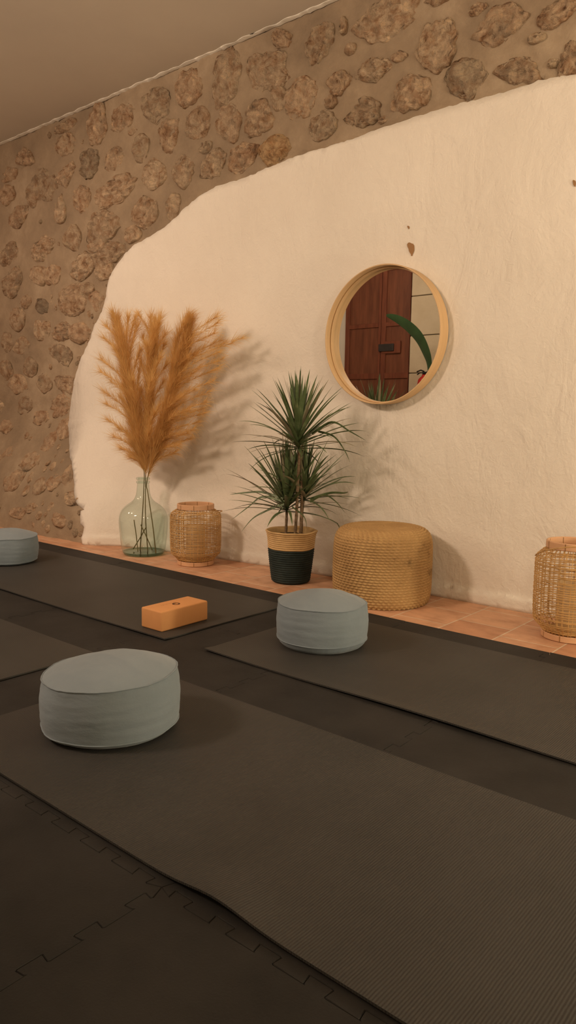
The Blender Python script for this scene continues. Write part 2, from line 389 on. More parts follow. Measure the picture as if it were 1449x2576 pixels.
for s in ST:
    x, y, w, h = s[:4]
    if w == 0: continue
    rot = (s[4] if len(s) > 4 else random.uniform(-.2, .2))
    tint = s[5] if len(s) > 5 else random.choice([.22, .3, .4, .48, .55, .62, .7, .3, .5])
    c = on_wall(x, y); a = on_wall(x-w/2, y); b_ = on_wall(x+w/2, y); e = on_wall(x, y-h/2); g = on_wall(x, y+h/2)
    ww = abs(b_[0]-a[0]); hh = abs(e[2]-g[2])
    low = c[0] < -3.7 and c[2] < 1.3
    stone(c[0], c[2], ww*1.18, hh*1.16, rot, tint, 4 if w > 44 else 3, (.020 if low else .030)*random.uniform(.75, 1.25))
for k in range(2600):          # the rest of the rubble, beyond and between the big ones
    x = random.uniform(XL, 1.3); z = random.uniform(.05, ZC-.05)
    r = random.uniform(.03, .085) if not (-4.9 < x < -.6) else random.uniform(.018, .042)
    if -3.7 < x < -.6 and random.random() < .55: continue
    if -4.9 < x < -3.7: r = random.uniform(.014, .034)
    if inside((x, z), bd) or min(np.min(np.hypot(barr[:, 0]-x, barr[:, 1]-z)), 9) < r*1.2: continue
    if any(math.hypot(x-p[0], z-p[1]) < r*1.15+p[2]*.98+.012 for p in placed): continue
    stone(x, z, 2*r*random.uniform(.8, 1.1), 2*r*random.uniform(.8, 1.3), random.uniform(-.5, .5), random.uniform(.15, .75), 3, .018)
for k in range(1500):          # small flush rubble in the low left corner
    x = random.uniform(-4.7, -3.6); z = random.uniform(.04, 1.6); r = random.uniform(.013, .045)
    if inside((x, z), bd) or np.min(np.hypot(barr[:, 0]-x, barr[:, 1]-z)) < r*1.1: continue
    if any(math.hypot(x-p[0], z-p[1]) < r*.95+p[2]*.92 for p in placed): continue
    stone(x, z, 2*r*random.uniform(.8, 1.2), 2*r*random.uniform(.9, 1.5), random.uniform(-.5, .5), random.uniform(.1, .7), 3, .014)
wo = wm.build('wall_back', [M['mortar'], M['stone']])
ta = wo.data.attributes.new('tint', 'FLOAT', 'POINT'); ta.data.foreach_set('value', [0.0]*nmort+tints)
tag(wo, 'rubble stone wall in brown mortar around a field of white plaster', 'wall', kind='structure')
po.parent = wo
# crumbling plaster lip where the ceiling meets the stone
lp = MB(); n = 420; vs = []; fs = []
for i in range(n):
    x = XL+.05+(XR-XL-.1)*i/(n-1)
    hgt = .002+.007*abs(noise.noise((x*9, 1, 0)))+.012*max(0, noise.noise((x*31, 4, 0)))
    dep = .012+.012*noise.noise((x*14, 6, 0))
    y = YW+.010
    vs += [(x, y, ZC-hgt), (x, y-dep-.010, ZC-hgt*.7), (x, y-dep-.014, ZC-.001), (x, y, ZC-.001)]
for i in range(n-1):
    for k in range(3): fs.append((i*4+k, i*4+k+1, i*4+k+5, i*4+k+4))
lp.add(vs, fs); tag(lp.build('trim_1', M['plaster']), 'ragged flaking plaster lip between ceiling and stone wall', 'trim', kind='structure')
# a chip and some pits in the plaster
for (px, py, w, h, nm, lab) in ((1036, 626, 17, 27, 'chip', 'brown chip in the plaster above the mirror'), (1030, 573, 5, 6, 'chip', None), (1447, 463, 6, 12, 'chip', None)):
    a = on_wall(px, py); s_ = .0021; ch = MB(); vs = []; k_ = 18
    for k in range(k_):
        t = 2*PI*k/k_; f = 1+.35*noise.noise((math.cos(t)*1.4, math.sin(t)*1.4, px)); ex = .35*math.sin(t)*w/2*s_
        x, z = a[0]+math.cos(t)*w/2*s_*.8*f - ex*1.3 + .35*w*s_*math.sin(2*t+.6)*.3, a[2]+math.sin(t)*h/2*s_*f
        vs.append((x, wall_y(x, z)-.0085, z))
    ch.add(vs, [tuple(range(k_))[::-1]]); o = ch.build(nm, M['node_dark'], wo, smooth=False)
    m_ = o.modifiers.new('t', 'SOLIDIFY'); m_.thickness = .003; m_.offset = 0
    if lab: o['label'] = lab

# ------------------------------------------------------------------ foam flooring and yoga mats
TS = .567; TX0 = -.895-TS*8; TY0 = .75-TS*2
foam = empty('foam_floor', (0, 0, 0), label='black interlocking foam floor tiles covering the floor beside the terracotta strip', cat='foam floor')
def tooth_line(a, b_, sign):
    """jigsaw polyline from a to b"""
    a = Vector(a); b_ = Vector(b_); d = b_-a; L = d.length; t = d/L; nn = Vector((-t.y, t.x)); out = [a]
    n = 6; p = L/n; A = .020
    for k in range(n):
        s0 = k*p
        for (q, h) in ((.16, -.5), (.13, -.42), (.10, .42), (.13, .5), (.52, .5), (.55, .42), (.52, -.42), (.55, -.5)):
            out.append(a+t*(s0+(q+.16)*p)+nn*(h*A*sign))
    return out
NX, NY = 10, 5
for i in range(NX):
    for j in range(NY):
        x0, x1, y0, y1 = TX0+i*TS, TX0+(i+1)*TS, TY0+j*TS, TY0+(j+1)*TS
        H_ = tooth_line((x0, y0), (x1, y0), 1) if j > 0 else [Vector((x0, y0))]
        R_ = tooth_line((x1, y0), (x1, y1), 1) if i < NX-1 else [Vector((x1, y0))]
        T_ = (tooth_line((x0, y1), (x1, y1), 1)+[Vector((x1, y1))])[1:][::-1] if j < NY-1 else [Vector((x1, y1))]
        L_ = (tooth_line((x0, y0), (x0, y1), 1)+[Vector((x0, y1))])[1:][::-1] if i > 0 else [Vector((x0, y1))]
        P = H_+R_+T_+L_; N = len(P)
        def off(dst):
            o = []
            for k in range(N):
                a, b_, c = P[k-1], P[k], P[(k+1) % N]
                n1 = Vector((-(b_-a).y, (b_-a).x)).normalized(); n2 = Vector((-(c-b_).y, (c-b_).x)).normalized()
                v = n1+n2; v = v.normalized() if v.length > 1e-6 else n1
                o.append(b_+v*dst)
            return o
        dz = .0006*random.uniform(-1, 1)
        ft = MB(); l0, l1, l2 = off(.0004), off(.0004), off(.0016)
        vs = [(p.x, p.y, 0.0005) for p in l0]+[(p.x, p.y, .0085+dz) for p in l1]+[(p.x, p.y, .0100+dz) for p in l2]
        fs = [(s_*N+k, s_*N+(k+1) % N, (s_+1)*N+(k+1) % N, (s_+1)*N+k) for s_ in (0, 1) for k in range(N)]
        tv, _, tf, *_ = geometry.delaunay_2d_cdt([Vector(p) for p in l2], [(k, (k+1) % N) for k in range(N)], [], 1, 1e-7)
        ft.add([(p.x, p.y, .0100+dz) for p in tv], [tuple(f) for f in tf]); ft.add(vs, fs); ft.build('foam_tile', M['foam'], foam, smooth=False)

ZF = .0108
def mat_(x0, x1, y0, y1, label, lift):
    """4 mm rubber mat with faint waves; lift(x, y) raises an edge"""
    nx, ny = 120, 44; g = MB(); t = .0045; vs = []; vb = []
    def z_(x, y): return ZF+.0004+lift(x, y)+.0007*(1+noise.noise((x*3, y*3, x0)))
    for j in range(ny):
        for i in range(nx):
            x = x0+(x1-x0)*i/(nx-1); y = y0+(y1-y0)*j/(ny-1)
            e = .0025*noise.noise((x*2.3, y*2.3, 9+x0)); yy = y+e
            z = z_(x, y); vs.append((x+.002*noise.noise((y*4, x0, 1)), yy, z+t)); vb.append((x+.002*noise.noise((y*4, x0, 1)), yy, z))
    n = nx*ny; q = [(j*nx+i, j*nx+i+1, (j+1)*nx+i+1, (j+1)*nx+i) for j in range(ny-1) for i in range(nx-1)]
    loop = [i for i in range(nx)]+[j*nx+nx-1 for j in range(1, ny)]+[(ny-1)*nx+i for i in range(nx-2, -1, -1)]+[j*nx for j in range(ny-2, 0, -1)]
    g.add(vs+vb, q+[tuple(n+k for k in f[::-1]) for f in q]+[(loop[k], n+loop[k], n+loop[(k+1) % len(loop)], loop[(k+1) % len(loop)]) for k in range(len(loop))])
    o = sharp(g.build('yoga_mat', M['mat']), 60); return tag(o, label, 'yoga mat', 'grey yoga mats laid out on the foam floor')
def near_edge(y0, amp, w=.05): return lambda x, y: amp*(1-sstep(0, w, y-y0))*(.55+.45*math.sin(x*6.1+1))
mat_(-3.80, -1.942, 1.643, 2.303, 'dark grey yoga mat under the orange block, beside the glass bottle and left wicker lantern', near_edge(1.643, .003))
mat_(-1.760, .085, 1.662, 2.316, 'dark grey yoga mat in front of the jute pouf, a cushion at its end', near_edge(1.662, .006))
def front_lift(x, y):
    a = .013*math.exp(-((x+.79)/.085)**2)*(1-sstep(0, .11, y-.768)); return a+.0012*(1-sstep(0, .05, y-.768))
mat_(-1.742, .10, .768, 1.417, 'large dark grey yoga mat nearest the camera, its near edge rippled', front_lift)
mat_(-3.86, -1.985, .745, 1.394, 'grey yoga mat at the left edge, behind the foremost cushion', near_edge(.745, .002))
ZM = ZF+.0004+.0007+.0045      # top of a mat

# ------------------------------------------------------------------ meditation cushions
def cushion(loc, R, H, label, top_r, top_z, bot_r, bot_z, dome, tilt=(0, 0), seed=0, rz=0):
    """round zafu: side wall between two stitched seams, domed top, flat base"""
    root = empty('meditation_cushion', loc, rz, label=label, cat='cushion', group='round blue-grey meditation cushions on the mats')
    tz, bz = H*top_z, H*bot_z
    def warp(r, z, t, i):
        w = .0050*noise.noise((math.cos(t)*2.0+seed, math.sin(t)*2.0, z*7))
        cr = .0011*noise.noise((math.cos(t)*1.8+seed, math.sin(t)*1.8, z*70))*sstep(.0, .02, z)      # soft horizontal folds
        pl = .0016*noise.noise((math.cos(t)*16+seed, math.sin(t)*16, 1))*math.exp(-abs(z-tz)/.016)
        pb = .0035*max(0, noise.noise((math.cos(t)*14+seed, math.sin(t)*14, 6)))*math.exp(-abs(z-.012)/.012)
        k = r/R
        rr = r+(w+cr*k+pl-pb)*k
        zz = z*(1+tilt[0]*rr*math.cos(t)+tilt[1]*rr*math.sin(t))
        if z > .3*H: zz += (.004*noise.noise((rr*math.cos(t)*9+seed, rr*math.sin(t)*9, 2))+.0022*noise.ridged_multi_fractal((rr*math.cos(t)*6+seed, rr*math.sin(t)*13, 2), 1, 2, 2, 1, 2)-.002)*(z/H)
        return rr, max(zz, .0004)
    n = 144
    def sides(a, b_, bulge, steps):
        return [(a[0]+(b_[0]-a[0])*k/steps+bulge*math.sin(PI*k/steps), a[1]+(b_[1]-a[1])*k/steps) for k in range(steps+1)]
    bs = (R*bot_r, bz); ts = (R*top_r, tz)
    mid = R-(bs[0]+ts[0])/2
    sp = MB(); sp.lathe(sides(bs, ts, mid, 34), n, fn=warp); sp.build('side_panel', M['canvas'], root)
    tp = MB(); pr = []
    for k in range(26):
        u = k/25; r = ts[0]*(1-u); pr.append((max(r, .0004), tz+(H-tz)*(1-(1-u)**dome if False else (1-(1-u)**dome))))
    tp.lathe(pr, n, fn=warp, cap1=True); tp.build('top_panel', M['canvas'], root)
    bp_ = MB(); bp_.lathe([(.001, .0006), (bs[0]*.5, .0006), (bs[0]*.80, .0006), (bs[0]*.88, .002), (bs[0]*.95, bz*.45), (bs[0], bz)], n, fn=warp, cap0=True); bp_.build('base_panel', M['canvas'], root)
    for (r, z) in (bs, ts):
        pts = []
        for k in range(120):
            t = 2*PI*k/120; rr, zz = warp(r, z, t, 0); rr += .0006; pts.append((rr*math.cos(t), rr*math.sin(t), zz))
        s_ = MB(); s_.tube(pts, .0017, 6, closed=True); s_.build('seam', M['canvas'], root)
    return root
cushion((-1.488, 1.086, ZM), .173, .176, 'largest round blue-grey cushion, nearest the camera on the front mat', .945, .80, .975, .10, 2.3, (.30, .10), 1.3)
cushion((-1.518, 1.989, ZM), .159, .185, 'round grey-green cushion in front of the jute pouf', .955, .80, .975, .15, 1.8, (.0, .0), 4.7)
cushion((-3.590, 1.985, ZM), .157, .172, 'round teal cushion cut off by the left edge of the photo', .955, .80, .93, .07, 2.3, (-.1, .0), 8.2)

# ------------------------------------------------------------------ yoga block
yb = MB(); bx, by, bz_ = .112, .232, .0745
yb.box(-bx/2, bx/2, -by/2, by/2, 0, bz_)
blk = empty('yoga_block', (-2.069, 1.806, ZM), .012, label='orange foam yoga block with a small round logo on the grey mat', cat='yoga block')
bo = yb.build('body', M['cork'], blk, smooth=True); bevel(bo, .006, 4)
lg = MB(); q = at(443, 1519, 2, ZM+bz_)-np.array([-2.069, 1.806, 0])
lx, ly = q[0], q[1]; z0 = bz_+.0002
for k in range(40):
    t0, t1 = 2*PI*k/40, 2*PI*(k+1)/40
    ring = [(lx+math.cos(t)*r, ly+math.sin(t)*r, z) for t in (t0, t1) for r in (.0088, .0150) for z in (z0-.0004, z0+.0004)]
    lg.add(ring, [(0, 2, 3, 1), (4, 5, 7, 6), (1, 3, 7, 5), (2, 6, 7, 3), (0, 1, 5, 4), (0, 4, 6, 2)])
lg.box(lx-.0075, lx-.0050, ly-.006, ly+.006, z0-.0004, z0+.0004)
lo = lg.build('logo', M['ink'], blk, smooth=False); lo['label'] = 'dark brown ring logo'
lt = MB()
for k in range(9):
    yy = ly-.056+k*.0085
    lt.box(lx-.0215, lx-.0205+.0, yy, yy+.0050, z0-.0004, z0+.0003)
    if k % 2: lt.box(lx-.0215, lx-.0165, yy, yy+.001, z0-.0004, z0+.0003)
lt.build('lettering', M['faint_ink'], blk, smooth=False)['label'] = 'faint line of brown lettering'

# ------------------------------------------------------------------ glass demijohn with pampas
jx, jy = -3.329, 2.672
jug = empty('glass_bottle', (jx, jy, 0), label='large pale green glass demijohn holding pampas stems, on the terracotta tiles', cat='bottle')
JP = [(.004,.012),(.07,.010),(.103,.007),(.114,.010),(.120,.022),(.126,.05),(.132,.10),(.136,.15),(.1375,.185),(.136,.21),(.130,.235),(.118,.257),(.100,.276),(.080,.291),(.062,.304),(.049,.320),(.041,.340),(.037,.362),(.0345,.385),(.0335,.405)]
def smooth_prof(P, n):
    P = [Vector((a, b_, 0)) for a, b_ in P]; out = []
    for i in range(len(P)-1):
        p0, p1, p2, p3 = P[max(0, i-1)], P[i], P[i+1], P[min(len(P)-1, i+2)]
        for k in range(n):
            t = k/n; q = .5*((2*p1)+(p2-p0)*t+(2*p0-5*p1+4*p2-p3)*t*t+(3*p1-p0-3*p2+p3)*t**3); out.append((max(.001, q.x), q.y))
    out.append((P[-1].x, P[-1].y)); return out
g = MB(); g.lathe(smooth_prof(JP, 4), 96); g.build('body', M['glass'], jug)
g = MB(); g.lathe([(.001, .0008), (.098, .0008), (.109, .003), (.116, .012), (.1175, .019), (.113, .016), (.100, .011), (.06, .013), (.001, .016)], 96); o = g.build('base', M['glass_thick'], jug); o['label'] = 'thick darker green glass base'
g = MB()
for zc in (.412, .431):
    g.lathe([(.0325+.0065*math.cos(a), zc+.0075*math.sin(a)) for a in np.linspace(-PI, PI, 13)], 64)
o = g.build('lip', M['glass'], jug); o['label'] = 'double ringed glass lip'

# stems: from the bottom of the bottle out through the neck, hairs along side branches
def P3(px, py, dy): return Vector(at(px, py, 1, jy+dy))
def spline(P, n):
    out = []
    for i in range(len(P)-1):
        p0, p1, p2, p3 = P[max(0, i-1)], P[i], P[i+1], P[min(len(P)-1, i+2)]
        for k in range(n):
            t = k/n; out.append(.5*((2*p1)+(p2-p0)*t+(2*p0-5*p1+4*p2-p3)*t*t+(3*p1-p0-3*p2+p3)*t**3))
    out.append(P[-1]); return out
def pampas(stem_px, tips, label, seed, nh=150, axis_n=4500, left_share=.5, reach=1, reach_l=1):
    rnd = random.Random(seed)
    root = empty('pampas_grass', (jx, jy, .02), label=label, cat='dried grass', group='pampas plumes in the glass demijohn')
    base = Vector((jx, jy, .02))
    S = spline([P3(*p)-base for p in stem_px], 8)
    st = MB(); st.tube(S, [.0032*(1-.62*i/len(S)) for i in range(len(S))], 7); st.build('stem', M['stalk'] if False else M['stem'], root)
    pl = MB(); br = MB()
    zs = [p.z for p in S]
    for tip in tips:
        T = P3(tip[0], tip[1], tip[2])-base
        droop = tip[3] if len(tip) > 3 else .0
        # attach on the stem well below the tip
        L = .30 if len(tip) < 5 else tip[4]
        za = max(zs[int(len(S)*.36)], T.z-L)
        a = min(S, key=lambda p: abs(p.z-za))
        D = T-a
        up = Vector((0, 0, 1))
        # branch follows the stem first, then bends out to its tip
        mid = a+D*.5+Vector((-(D.x)*.20, -(D.y)*.1, D.length*.10))
        B = spline([a, mid, T], 14)
        br.tube(B, [.0011*(1-.75*i/len(B)) for i in range(len(B))], 4)
        for h in range(nh):
            s_ = rnd.random()**.8
            i = min(len(B)-2, int((.06+.94*s_)*(len(B)-1))); p = B[i].lerp(B[i+1], rnd.random())
            t = (B[i+1]-B[i]).normalized()
            side = Vector((rnd.gauss(0, 1), rnd.gauss(0, .75), rnd.gauss(0, 1))); side = (side-t*side.dot(t)).normalized()
            ln = rnd.uniform(.05, .125)*(1.0-.3*s_)
            sp = rnd.uniform(.18, 1.0)
            d = (t+side*sp).normalized()
            sag = Vector((0, 0, -1))*droop+side*rnd.uniform(-.05, .25)
            pts = [p, p+d*ln*.4, p+d*ln*.75+sag*ln*.10, p+d*ln+sag*ln*.28]
            wv = t.cross(side).normalized()*.00055
            if rnd.random() < .5: wv = (wv+side*.0004)
            vs = []
            for k, q in enumerate(pts):
                w = wv*(1, .9, .6, .15)[k]; vs += [q-w, q+w]
            for v in vs: v.y = min(v.y, YW-.012-jy)
            pl.add(vs, [(0, 1, 3, 2), (2, 3, 5, 4), (4, 5, 7, 6)])
    for h in range(axis_n):
        s_ = rnd.uniform(.40, .97); i = min(len(S)-2, int(s_*(len(S)-1))); p = S[i].lerp(S[i+1], rnd.random()); t = (S[i+1]-S[i]).normalized()
        sg = -1 if rnd.random() < left_share else 1
        side = Vector((sg*abs(rnd.gauss(.8, .5)), rnd.gauss(0, .55), 0)); side = (side-t*side.dot(t)).normalized()
        ln = rnd.uniform(.09, .20)*(1.15-.62*s_)*(reach if sg > 0 else reach_l); sp = rnd.uniform(.15, .62)
        d = (t+side*sp).normalized()
        pts = [p, p+d*ln*.35+t*ln*.04, p+d*ln*.7+t*ln*.03, p+d*ln+side*ln*.10-Vector((0, 0, .1*ln))]
        wv = t.cross(side).normalized()*.0006*(1 if rnd.random() < .5 else -1)+side*.0003; vs = []
        for k, q in enumerate(pts):
            w = wv*(1, .9, .6, .12)[k]; vs += [q-w, q+w]
        for v in vs: v.y = min(v.y, YW-.012-jy)
        pl.add(vs, [(0, 1, 3, 2), (2, 3, 5, 4), (4, 5, 7, 6)])
    br.build('branches', M['stalk'], root)
    o = pl.build('plume', M['pampas'], root, smooth=False); o['kind'] = 'stuff'
    return root
pampas([(352,1390,.03),(358,1300,.0),(362,1225,.0),(362,1180,.0),(352,1130,-.01),(338,1050,-.02),(322,960,-.03),(308,880,-.03),(292,805,-.03)],
       [(283,788,-.03),(262,850,-.05),(268,822,-.02),(256,905,-.06),(252,935,0),(262,985,-.08),(266,1015,.03),(270,1055,-.05),(286,1098,-.02),(305,1128,-.03),(300,1080,.06),(322,800,-.05),(345,822,.0),(340,800,.05,.8),(352,880,-.05),(350,930,.04),(352,985,-.02),(355,1040,.02),(340,1110,-.04),(300,850,.05),(310,930,.06),(280,960,.08),(330,1150,-.02,0,.16),(290,880,-.08),(305,1000,-.09),(335,960,-.09)],
       'full left pampas plume leaning over the stone edge', 3, 400, 10000, .55, 1.15, 1.2)
pampas([(372,1392,.02),(366,1300,.0),(366,1225,.0),(367,1170,.0),(372,1080,.01),(380,980,.02),(387,890,.02),(394,815,.02)],
       [(403,800,.02),(400,812,-.03),(416,840,.0),(412,870,.05),(419,918,-.02,.3),(412,960,.03),(402,1020,.0),(396,1085,.02),(388,830,-.04),(360,850,.05),(352,905,.0),(354,985,.06),(360,1060,.0),(348,792,.08,1.0),(378,800,.06),(384,1120,-.02),(405,900,-.06),(372,870,-.06),(380,960,-.07),(390,1040,-.06),(375,1090,-.05)],
       'upright middle pampas plume between the other two', 5, 400, 7500, .55, .75, 1.05)
pampas([(392,1392,-.02),(384,1320,.0),(372,1240,.0),(369,1215,.0),(384,1150,.01),(402,1080,.02),(422,1000,.03),(440,930,.04),(458,870,.04),(470,818,.04)],
       [(474,795,.04),(462,815,.0),(450,845,.02,0,.2),(545,797,.05,.4),(548,812,.0,.5),(540,838,.02,.5,.24),(610,850,.10,.5),(585,862,.07,.6),(555,856,.08,.5),(562,902,.03,.5),(548,928,.06,.5),(552,885,.0,.5),(538,958,.02,.5),(528,985,.05,.5),(520,1012,.0,.5,.26),(508,1028,.06,.5,.26),(515,1040,.02,.6,.22),(498,1062,.04,.6,.22),(488,1080,.0,.6,.2),(470,1090,.03,.6,.18),(478,1105,.06,.6,.18),(450,1120,.0,.6,.14),(440,1140,.03,.6,.14),(500,930,.03,.3),(490,980,-.03,.3),(478,1030,-.03,.3,.24),(455,1000,.0,.2),(470,900,.02,.2,.2)],
       'right pampas plume sweeping out to the right', 9, 400, 9000, .12, 1.5, .45)
# short cut stems lying in the bottle
for (a, b_, lab) in (((337,1308,-.03),(347,1388,-.06),'short cut stem leaning left inside the glass bottle'), ((354,1320,.0),(383,1392,.03),'short cut stem leaning right inside the glass bottle'), ((367,1327,.02),(335,1388,-.02),'short cut stem crossing the others low inside the glass bottle')):
    s_ = MB(); A, B = P3(*a), P3(*b_); B.z = max(B.z, .022); S = spline([B, B.lerp(A, .5)+Vector((.003, 0, 0)), A], 6)
    o0 = S[0].copy(); s_.tube([p-o0 for p in S], .0028, 7); tag(s_.build('cut_stem', M['stem'], loc=o0), lab, 'stem', 'short stems in the glass bottle')

# ------------------------------------------------------------------ wicker lanterns
def lantern(loc, R, H, seed, handle, label, nv=46, nh=32):
    rnd = random.Random(seed)
    root = empty('wicker_lantern', loc, 0, label=label, cat='lantern', group='wicker lanterns along the wall')
    rr = R*.70
    ctrl = [(rr*1.02, .024), (R*.80, .040), (R*.955, .062), (R*.985, .085), (R, H*.45), (R, H*.72), (R*.985, H*.825), (R*.90, H*.868), (rr*1.03, H-.028)]
    prof = smooth_prof(ctrl, 6)
    def r_at(z):
        for (r1, z1), (r2, z2) in zip(prof, prof[1:]):
            if z1 <= z <= z2: return r1+(r2-r1)*(z-z1)/max(1e-6, z2-z1)
        return prof[-1][0]
    b1 = MB()
    for k in range(nv):       # uprights, some doubled
        t = 2*PI*(k+rnd.uniform(-.22, .22))/nv; dt = rnd.uniform(-.02, .02)
        pts = [((r-.0008)*math.cos(t+dt*i/len(prof)), (r-.0008)*math.sin(t+dt*i/len(prof)), z) for i, (r, z) in enumerate(prof[::3])]
        b1.tube(pts, rnd.uniform(.0010, .0016), 5)
        if rnd.random() < .45:
            t2 = t+.030; b1.tube([((r-.0008)*math.cos(t2), (r-.0008)*math.sin(t2), z) for r, z in prof[::3]], .0010, 5)
    b1.build('upright_canes', M['rattan'], root)
    b2 = MB()
    for k in range(nh):
        z = .030+(H-.062)*(k+.5+rnd.uniform(-.25, .25))/nh; ph = rnd.uniform(0, 6); am = rnd.uniform(.0005, .0016)
        pts = []
        for q in range(72):
            t = 2*PI*q/72; zz = z+am*math.sin(2*t+ph)+.0010*noise.noise((math.cos(t)*4, math.sin(t)*4, k+seed))
            r = r_at(zz)+.0008*math.cos(nv/2*t+PI*k); pts.append((r*math.cos(t), r*math.sin(t), zz))
        b2.tube(pts, rnd.uniform(.0013, .0023), 5, closed=True)
    b2.build('weave', M['rattan'], root)
    for (nm, z0, z1, r) in (('base_ring', 0.0004, .024, rr), ('rim_ring', H-.028, H, rr)):
        g = MB(); w = .0045
        g.lathe([(r+w*.5, z0+.001), (r+w, z0+.003), (r+w, z1-.003), (r+w*.5, z1), (r-w*.5, z1), (r-w, z1-.003), (r-w, z0+.003), (r-w*.5, z0), (r+w*.5, z0+.001)], 72, fn=lambda r_, z_, t, i: (r_*(1+.012*math.cos(2*t+seed)), z_))
        j = g
        for k in range(8):
            t = 2*PI*k/8+.3+seed; c_, s_ = math.cos(t), math.sin(t); q = 1+.012*math.cos(2*t+seed)
            for sgn in (1, -1):
                pts = [((r*q+sgn*(w+.0004))*math.cos(t+d), (r*q+sgn*(w+.0004))*math.sin(t+d), z) for z in (z0+.002, z1-.002) for d in (-.018, .018)]
                ptb = [((r*q+sgn*(w-.001))*math.cos(t+d), (r*q+sgn*(w-.001))*math.sin(t+d), z) for z in (z0+.002, z1-.002) for d in (-.018, .018)]
                j.add(pts+ptb, [(0, 1, 3, 2), (4, 6, 7, 5), (0, 4, 5, 1), (2, 3, 7, 6), (0, 2, 6, 4), (1, 5, 7, 3)], 1)
        o = sharp(g.build(nm, [M['bamboo'], M['node_dark']], root), 30); o['label'] = 'pale bamboo splint ring with dark joints'
    # handle: a twisted cane loop folded down over the shoulder
    hb = MB(); a0, fold = handle; pts = []
    zt = H*.835
    for k in range(33):
        u = PI*k/32; cx_, cz_ = math.cos(u), math.sin(u)
        lx = R*1.01*cx_; out = R*1.06*cz_*math.cos(fold); up = R*1.06*cz_*math.sin(fold)
        x = lx*math.cos(a0)-out*math.sin(a0); y = lx*math.sin(a0)+out*math.cos(a0); pts.append((x, y, zt+up))
    hb.tube(pts, .0022, 6)
    hb.tube([(p[0]+.0022*math.cos(i*1.1), p[1]+.0022*math.sin(i*1.1), p[2]+.0015*math.sin(i*1.7)) for i, p in enumerate(pts)], .0014, 5)
    hb.build('handle', M['rattan'], root)
    g = MB(); g.lathe([(.001, .028), (.050, .028), (.0515, .032), (.0515, .205), (.049, .206), (.049, .033), (.001, .033)], 48); o = g.build('glass_insert', M['insert'], root); o['label'] = 'pale frosted candle glass inside'
    g = MB(); g.lathe([(.001, .0262), (rr*.98, .0262), (rr*.98, .0278), (.001, .0278)], 48); g.build('floor_plate', M['rattan'], root)
    return root
lantern((-2.910, 2.686, 0), .135, .325, 2, (-PI/2+.25, .12), 'wicker lantern between the glass bottle and the potted plant')
lantern((-.925, 2.712, 0), .132, .360, 6, (.55, 2.72), 'larger open-weave wicker lantern cut off at the right edge', 44, 34)

# ------------------------------------------------------------------ dracaena in a rope basket
px_, py_ = -2.265, 2.712
pot = empty('potted_plant', (px_, py_, 0), label='green dragon tree plant in a two-tone rope basket below the mirror', cat='potted plant')
def basket_r(z): return float(np.interp(z, [0, .02, .08, .15, .21, .235, .252], [.087, .092, .099, .107, .112, .117, .124]))
def coil(z0, z1, rows, inner_):
    prof = []
    n = rows*5
    for k in range(n+1):
        z = z0+(z1-z0)*k/n; b_ = abs(math.sin(PI*(k/5))); prof.append((basket_r(z)+.0042*b_, z))
    if inner_: prof += [(basket_r(z1)-.004, z1+.001), (basket_r(z1)-.010, z1-.004)]+[(basket_r(z)-.010, z) for z in np.linspace(z1-.01, z0, 12)]
    return prof
def wob(r, z, t, i):
    zz = z+.0045*noise.noise((math.cos(t)*1.6, math.sin(t)*1.6, 2))*(z/.25)
    return r*(1+.018*noise.noise((math.cos(t)*1.5, math.sin(t)*1.5, z*5)))+.0008*noise.noise((t*30, z*60, 1)), zz
g = MB(); g.lathe([(.001, .0006), (.080, .0006), (.087, .004)]+coil(.006, .165, 15, False), 120, fn=wob); o = g.build('basket_base', M['rope_dark'], pot); o['label'] = 'dark green lower half of the basket'
g = MB(); g.lathe(coil(.165, .252, 9, True), 120, fn=wob); o = g.build('basket_rim', M['rope'], pot); o['label'] = 'natural straw upper half of the basket'
g = MB(); g.lathe([(.001, .228), (.05, .229), (.09, .226), (.1025, .222)], 48, fn=lambda r, z, t, i: (r, z+.004*noise.noise((r*60*math.cos(t), r*60*math.sin(t), 1)))); g.build('soil', M['soil'], pot)
def PP(x, y, dy=0): return Vector(at(x, y, 1, py_+dy))-Vector((px_, py_, 0))
canes = [([(719,1348),(721,1300),(723,1262)], .0), ([(742,1348),(746,1290),(750,1200),(752,1150),(750,1095)], -.02), ([(758,1348),(760,1290),(766,1240),(768,1225)], .03), ([(756,1345),(759,1260),(757,1170),(762,1110)], -.012)]
for c_, dy in canes:
    g = MB(); S = spline([PP(x, y, dy-(.09*max(0, 1290-y)/195 if y < 1290 and len(c_) > 4 else 0)) for x, y in c_], 8)
    g.tube(S, [.0072*(1-.25*i/len(S))*(1+.10*math.sin(i*2.1)) for i in range(len(S))], 10); g.build('cane', M['bark'], pot)
